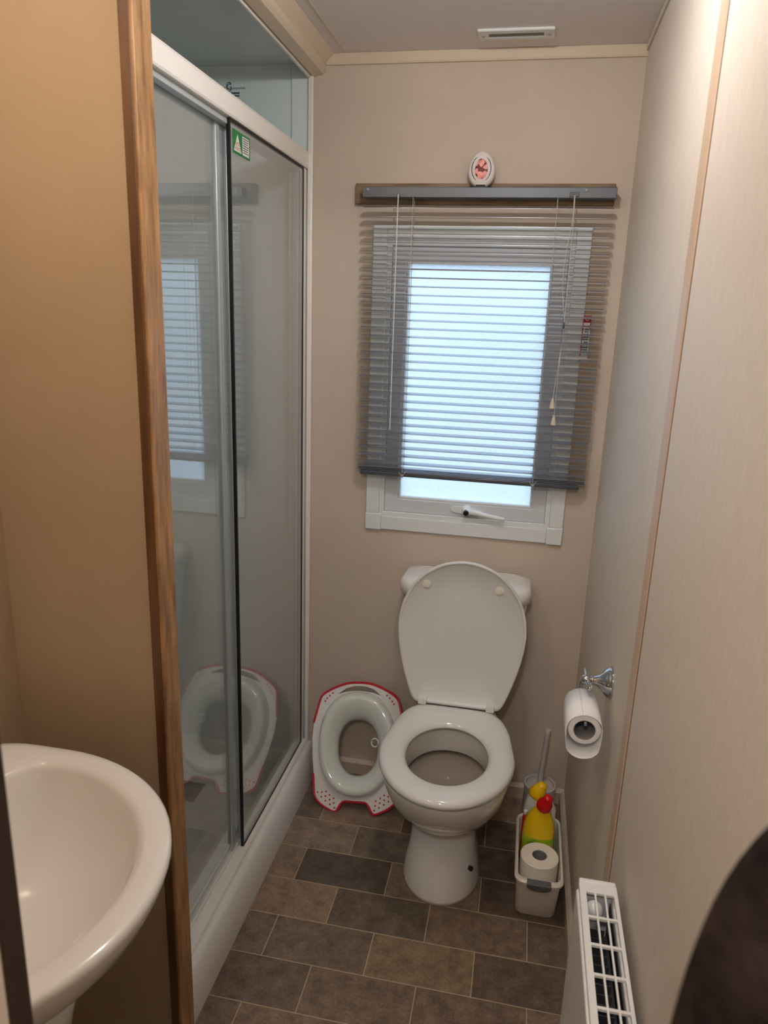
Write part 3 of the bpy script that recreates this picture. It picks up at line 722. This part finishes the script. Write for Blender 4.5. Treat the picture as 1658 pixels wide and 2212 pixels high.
# bottles
def ell(cx, cy, rx, ry, z, n=32, p=2.4):
    return [(cx+rx*math.copysign(abs(math.cos(2*PI*i/n))**(2/p), math.cos(2*PI*i/n)), cy+ry*math.copysign(abs(math.sin(2*PI*i/n))**(2/p), math.sin(2*PI*i/n)), z) for i in range(n)]
bb = empty('bleach_bottle', (.130, 1.733, .0585), 'yellow cleaner bottle with a red cap standing in the white bin', 'bottle')
bx, by = .1285, 1.7255
mk('body', loft([ell(bx,by,.037,.019,.0585), ell(bx,by,.0405,.0225,.064), ell(bx,by,.0415,.0235,.09), ell(bx,by,.0415,.0235,.165), ell(bx,by,.0408,.0232,.190), ell(bx,by,.037,.021,.210), ell(bx+.001,by,.029,.018,.230), ell(bx+.004,by-.001,.0205,.0155,.246), ell(bx+.007,by-.004,.0145,.0132,.259), ell(bx+.008,by-.005,.0130,.0125,.265)]), 'bottle_yellow', bb, smooth=True, angle=2)
lb = mk('label_band', loft([ell(bx,by,.0417,.0237,.065), ell(bx,by,.0421,.0241,.066), ell(bx,by,.0421,.0241,.166), ell(bx,by,.0418,.0238,.167)], False, False), 'label_lime', bb, smooth=True)
mk('leaf_print', plate(smoothloop([(-.010,-.010),(.010,-.008),(.011,.008),(-.008,.009)], 2), [], lambda u, v, w: (bx+.014+u, by-.0232-w, .138+v), 0, .001), 'label_leaf', bb)
mk('leaf_print', plate([(-.016+.012*math.cos(math.radians(t)), .012*math.sin(math.radians(t))) for t in range(40, 300, 15)] + [(-.016+.008*math.cos(math.radians(t)), .008*math.sin(math.radians(t))) for t in range(300, 35, -15)], [], lambda u, v, w: (bx+u, by-.0236-w, .145+v), 0, .001), 'label_leaf', bb)
ca = Vector((.26,-.34,1))
mk('cap', lathe((bx+.006, by-.003, .253), ca, [(0,.0195),(.004,.0205),(.018,.0195),(.024,.0160),(.028,.0135),(.036,.0130),(.043,.0115),(.047,.007)], 24), 'cap_red', bb, smooth=True, angle=2)
wb = empty('spray_bottle', (.128, 1.778, .0585), 'white bottle with a yellow cap behind the yellow cleaner bottle', 'bottle')
bx, by = .130, 1.778
mk('body', loft([ell(bx,by,.036,.019,.0585), ell(bx,by,.0425,.0225,.066), ell(bx,by,.0435,.023,.17), ell(bx,by,.043,.0225,.212), ell(bx-.004,by,.034,.021,.234), ell(bx-.010,by,.023,.018,.248), ell(bx-.012,by,.016,.015,.258)]), 'bottle_white', wb, smooth=True, angle=2)
mk('cap', lathe((bx-.016, by, .246), (.50,-.05,1), [(0,.0205),(.004,.0215),(.016,.0205),(.026,.0175),(.036,.0135),(.043,.0115),(.046,.006)], 24), 'cap_yellow', wb, smooth=True, angle=2)
rb = empty('cleaner_bottle', (.098, 1.690, .0585), 'small red bottle with a white cap half hidden at the left of the bin', 'bottle')
rx, ry = .0965, 1.6965+.055
rx, ry = .0905, 1.7505
mk('body', loft([ell(rx+.0025,ry,.006,.005,.0585), ell(rx+.001,ry,.0068,.006,.07), ell(rx,ry,.0068,.006,.175), ell(rx,ry,.006,.0055,.195), ell(rx+.001,ry,.005,.005,.203)]), 'cap_red', rb, smooth=True, angle=2)
mk('cap', lathe((rx+.001,ry,.202), (0,0,1), [(0,.0062),(.012,.006),(.015,.004)], 20), 'bottle_white', rb, smooth=True, angle=2)

# toilet roll holder on the right wall
HY, HZ = 1.442, .778
th = empty('toilet_roll_holder', (XR, HY, HZ), 'chrome toilet roll holder fixed to the right wall', 'roll holder')
mk('rose', lathe((XR-.0001, HY, HZ), (-1,0,0), [(0,.034),(.003,.034),(.004,.0318),(.006,.031),(.0068,.032),(.009,.0312),(.010,.0288),(.0125,.028),(.018,.0205),(.026,.0125),(.034,.0095),(.037,.0082),(.038,.0095),(.0405,.0095),(.042,.0075)], 40), 'chrome', th, smooth=True, angle=1.0)
mk('ball', lathe((XR-.040, HY, HZ), (-1,0,0), [(.0112*(1-math.cos(a))-.0, .0112*math.sin(a)+.0002) for a in [PI*i/14 for i in range(15)]], 24), 'chrome', th, smooth=True, angle=3)
bxx = XR-.0512
mk('cross_rod', lathe((bxx, HY+.040, HZ+.004), (.06,-1,-.06), [(-.001,.002),(0,.0038),(.002,.0046),(.078,.0046),(.080,.0038),(.081,.002)], 16), 'chrome', th, smooth=True)
arm = smoothpath([(bxx-.006, HY+.012, HZ), (bxx-.008, HY+.012, HZ-.020), (bxx-.008, HY+.010, HZ-.034), (bxx-.008, HY-.004, HZ-.036), (bxx-.006, HY-.10, HZ-.036), (bxx-.006, HY-.118, HZ-.036)], 3)
mk('roll_arm', tube(arm, .0042, 12), 'chrome', th, smooth=True)
mk('arm_tip', lathe((bxx-.006, HY-.112, HZ-.036), (0,-1,0), [(0,.003),(.002,.0043),(.006,.0043),(.009,.003)], 16), 'chrome', th, smooth=True)
RX, RZ = bxx-.006, HZ-.036-.0153
hrn = paper_roll('toilet_roll', (RX, 1.326, RZ), (0,1,0), .0315, .0215, .107, 'partly used toilet roll hanging on the chrome holder', 'paper')
# loose sheet sagging below the roll
prof = []
for i in range(49):
    a = math.radians(100-360*i/48)
    r_ = .0325; X = r_*math.cos(a); Z = r_*math.sin(a)
    if Z < 0: Z -= .030*min(1, -Z/.014)**.8
    prof.append((RX+X*1.04, RZ+Z+.0005))
sheet = [[(x, y, z) for x, z in prof] for y in (1.3245, 1.4345)]
v, f = [], []
for ring, y in zip(sheet, (0, 1)): v += ring
n = len(prof); f = [(i, i+1, n+i+1, n+i) for i in range(n-1)]
so = mk('loose_sheet', (v, f), 'paper', hrn, smooth=True, angle=2)
md = so.modifiers.new('thick', 'SOLIDIFY'); md.thickness = .0009; md.offset = 1

# ================================================================== RADIATOR
ra = empty('radiator', (.18, .8, .15), 'white panel radiator with a slotted top grille on the right wall', 'radiator')
x0, x1, y0, y1, zt = .1495, .2055, .42, 1.043, .624
mk('front_panel', box(x0-.004, x0+.004, y0, y1-.012, .16, zt-.012), 'radiator_white', ra, bevel=.003)
mk('back_panel', box(x1-.004, x1+.002, y0, y1-.012, .16, zt-.02), 'radiator_white', ra, bevel=.002)
mk('side_cover', box(x0, x1+.002, y1-.010, y1, .165, zt+.001), 'radiator_white', ra, bevel=.0025)
cols, rows = 3, 14
hx0, hx1 = x0+.0095, x1-.0035; gap = .0028; cw = (hx1-hx0-gap*(cols-1))/cols
ry1 = y1-.030; step = .052; holes = []
for k in range(rows):
    b = ry1-k*step; a = b-step+.0045
    if a < y0+.01: break
    for c in range(cols):
        hx = hx0+c*(cw+gap); holes.append([(hx,a),(hx+cw,a),(hx+cw,b),(hx,b)])
mk('top_grille', plate([(x0+.001,y0),(x1+.002,y0),(x1+.002,y1-.0105),(x0+.001,y1-.0105)], holes, lambda u, v, w: (u, v, w), zt-.004, zt), 'radiator_white', ra)
mk('grille_edge', box(x0-.0005, x0+.0012, y0, y1-.0105, zt-.022, zt-.0003), 'radiator_white', ra, bevel=.0005)
mk('inner_back', box(x1-.0055, x1-.0045, y0, y1-.012, .17, zt-.03), 'radiator_dark', ra)
fins = []
yy = y0+.01
while yy < y1-.06:
    fins.append(box(x0+.010, x1-.018, yy, yy+.0012, .2, zt-.034)); yy += .0165
tag(mk('fins', join(*fins), 'radiator_fin', ra), kind='stuff')
mk('inner_core', box(x0+.006, x1-.012, y0+.002, y1-.062, .2, zt-.050), 'radiator_dark', ra)
mk('bleed_valve', lathe((x0+.019, y1-.034, zt-.068), (.1,-.05,1), [(0,.013),(.025,.013),(.030,.015),(.045,.015),(.052,.011),(.056,.005)], 20), 'plastic_white', ra, smooth=True)
mk('bracket', box(x1+.001, XR-.0025, .6, .63, .2, .55), 'radiator_white', ra)
mk('bracket', box(x1+.001, XR-.0025, .9, .93, .2, .55), 'radiator_white', ra)

# ================================================================== BASIN
wbn = empty('washbasin', (-.69, .675, 0), 'glossy white oval pedestal washbasin beside the partition wall', 'washbasin')
BX, BYc = -.69, .675
def bring(ax, ay, z, left, n=72, ox=0.0):
    out = []
    for i in range(n):
        a = 2*PI*i/n; c, s = math.cos(a), math.sin(a)
        if c >= 0: out.append((BX+ox+ax*c, BYc+ay*s, z))
        else:
            p = 4.5; out.append((BX+ox+left*math.copysign(abs(c)**(2/p), c), BYc+ay*math.copysign(abs(s)**(2/p), s), z))
    return out
LW = BX-XL-.001
def bowl(ax, ay, z, lf, n=72, ox=0.0):
    return [(BX+ox+(ax if math.cos(2*PI*i/n) > 0 else lf)*math.cos(2*PI*i/n), BYc+ay*math.sin(2*PI*i/n), z) for i in range(n)]
basin = [bring(.10,.10,.585,LW), bring(.135,.13,.635,LW), bring(.190,.185,.675,LW), bring(.240,.230,.715,LW), bring(.270,.256,.752,LW), bring(.280,.265,.775,LW), bring(.2845,.2695,.788,LW), bring(.284,.269,.796,LW), bring(.279,.264,.8005,LW), bring(.268,.253,.8015,LW),
         bowl(.252,.236,.8010,.090), bowl(.244,.228,.7985,.088), bowl(.239,.223,.791,.085), bowl(.233,.216,.775,.082), bowl(.221,.203,.748,.076), bowl(.200,.182,.715,.066), bowl(.165,.150,.682,.056), bowl(.115,.105,.656,.045), bowl(.055,.055,.642,.035), bowl(.022,.022,.638,.022)]
basin = [[(x, y, z-.008) for x, y, z in r] for r in basin]
mk('basin', loft(basin), 'ceramic', wbn, smooth=True, angle=3)
mk('waste', lathe((BX, BYc, .6305), (0,0,1), [(0,.021),(.002,.021),(.003,.017),(.0015,.012)], 24), 'chrome', wbn, smooth=True)
mk('pedestal', loft([bring(.130,.11,0,.10,ox=.01), bring(.126,.105,.02,.09,ox=.01), bring(.115,.088,.15,.08), bring(.115,.086,.40,.08), bring(.150,.115,.56,.09), bring(.160,.13,.625,.10)]), 'ceramic', wbn, smooth=True, angle=3)

# ================================================================== COAT in the near right corner
ct = empty('coat', (.28, YF-.08, 1.0), 'blurred dark brown fabric in the near bottom right corner', 'coat')
def coat_ring(z, xl, xr, yf, yb, n=40, k=0.0):
    out = []
    for i in range(n):
        a = 2*PI*i/n; w = 1+.02*math.sin(a*7+z*9)+.012*math.sin(a*11-z*5)
        out.append(((xl+xr)/2+(xr-xl)/2*math.cos(a)*w, (yf+yb)/2+(yb-yf)/2*math.sin(a)*w, z))
    return out
mk('cloth', loft([coat_ring(.62,.068,.46,.165,.315), coat_ring(.90,.070,.45,.17,.315), coat_ring(1.08,.074,.44,.172,.315), coat_ring(1.17,.077,.43,.174,.315), coat_ring(1.23,.080,.42,.176,.315), coat_ring(1.275,.086,.40,.178,.315), coat_ring(1.31,.097,.39,.184,.315), coat_ring(1.34,.125,.37,.20,.315), coat_ring(1.38,.17,.35,.23,.315), coat_ring(1.44,.23,.33,.27,.315)]), 'coat_dark', ct, smooth=True, sub=2)
mk('hook', tube(smoothpath([(.285,YF-.0075,1.50),(.285,YF-.03,1.50),(.285,YF-.035,1.47),(.285,YF-.035,1.44)],2), .004, 8), 'hook', ct, smooth=True)

# ================================================================== LAMPS (ceiling downlights, one an added hall fill)
def downlight(loc, w, size, colr, label):
    t = empty('ceiling_light', loc, label, 'ceiling light', 'recessed ceiling lights')
    x, y, z = loc
    mk('bezel', lathe((x, y, z), (0,0,-1), [(0,.045),(.003,.045),(.006,.040),(.006,.033),(.002,.030)], 32, True, False), 'rail_white', t, smooth=True)
    mk('lens', lathe((x, y, z-.0005), (0,0,-1), [(0,.030),(.008,.028),(.014,.022),(.017,.010)], 24), 'lamp_lens', t, smooth=True)
    ld = bpy.data.lights.new('lamp', 'POINT'); ld.shadow_soft_size = size/2; ld.energy = w; ld.color = colr
    lo = bpy.data.objects.new('lamp', ld); COL.objects.link(lo); lo.location = (x, y, z-.055)
downlight((-.09, 1.17, ZC-.0005), MAIN_W, .055, (.95, .97, 1), 'round recessed ceiling light above the middle of the room')
downlight((-.66, .52, ZC-.0005), BASIN_W, .055, (1, .87, .69), 'round recessed ceiling light above the washbasin')
downlight((-.10, -.45, ZC-.0005), HALL_FILL_W, .055, (.95, .97, 1), 'added unseen fill light on the hall ceiling')  # added fill from behind the camera for the lower back wall and toilet

# ================================================================== OUTSIDE the frosted pane
struct('ground', box(-8, 8, D+.08, 14, -.75, -.70), 'paving_bluish')
nc = empty('neighbouring_caravan', (1.2, 5.2, -.7), 'pale caravan side seen dimly through the frosted pane', 'caravan')
mk('wall', box(-.9, 6, 5.2, 5.4, -.3, 1.9), 'caravan_side', nc)
mk('window', box(-.55, 1.1, 5.17, 5.2, .75, 1.55), 'caravan_window', nc)
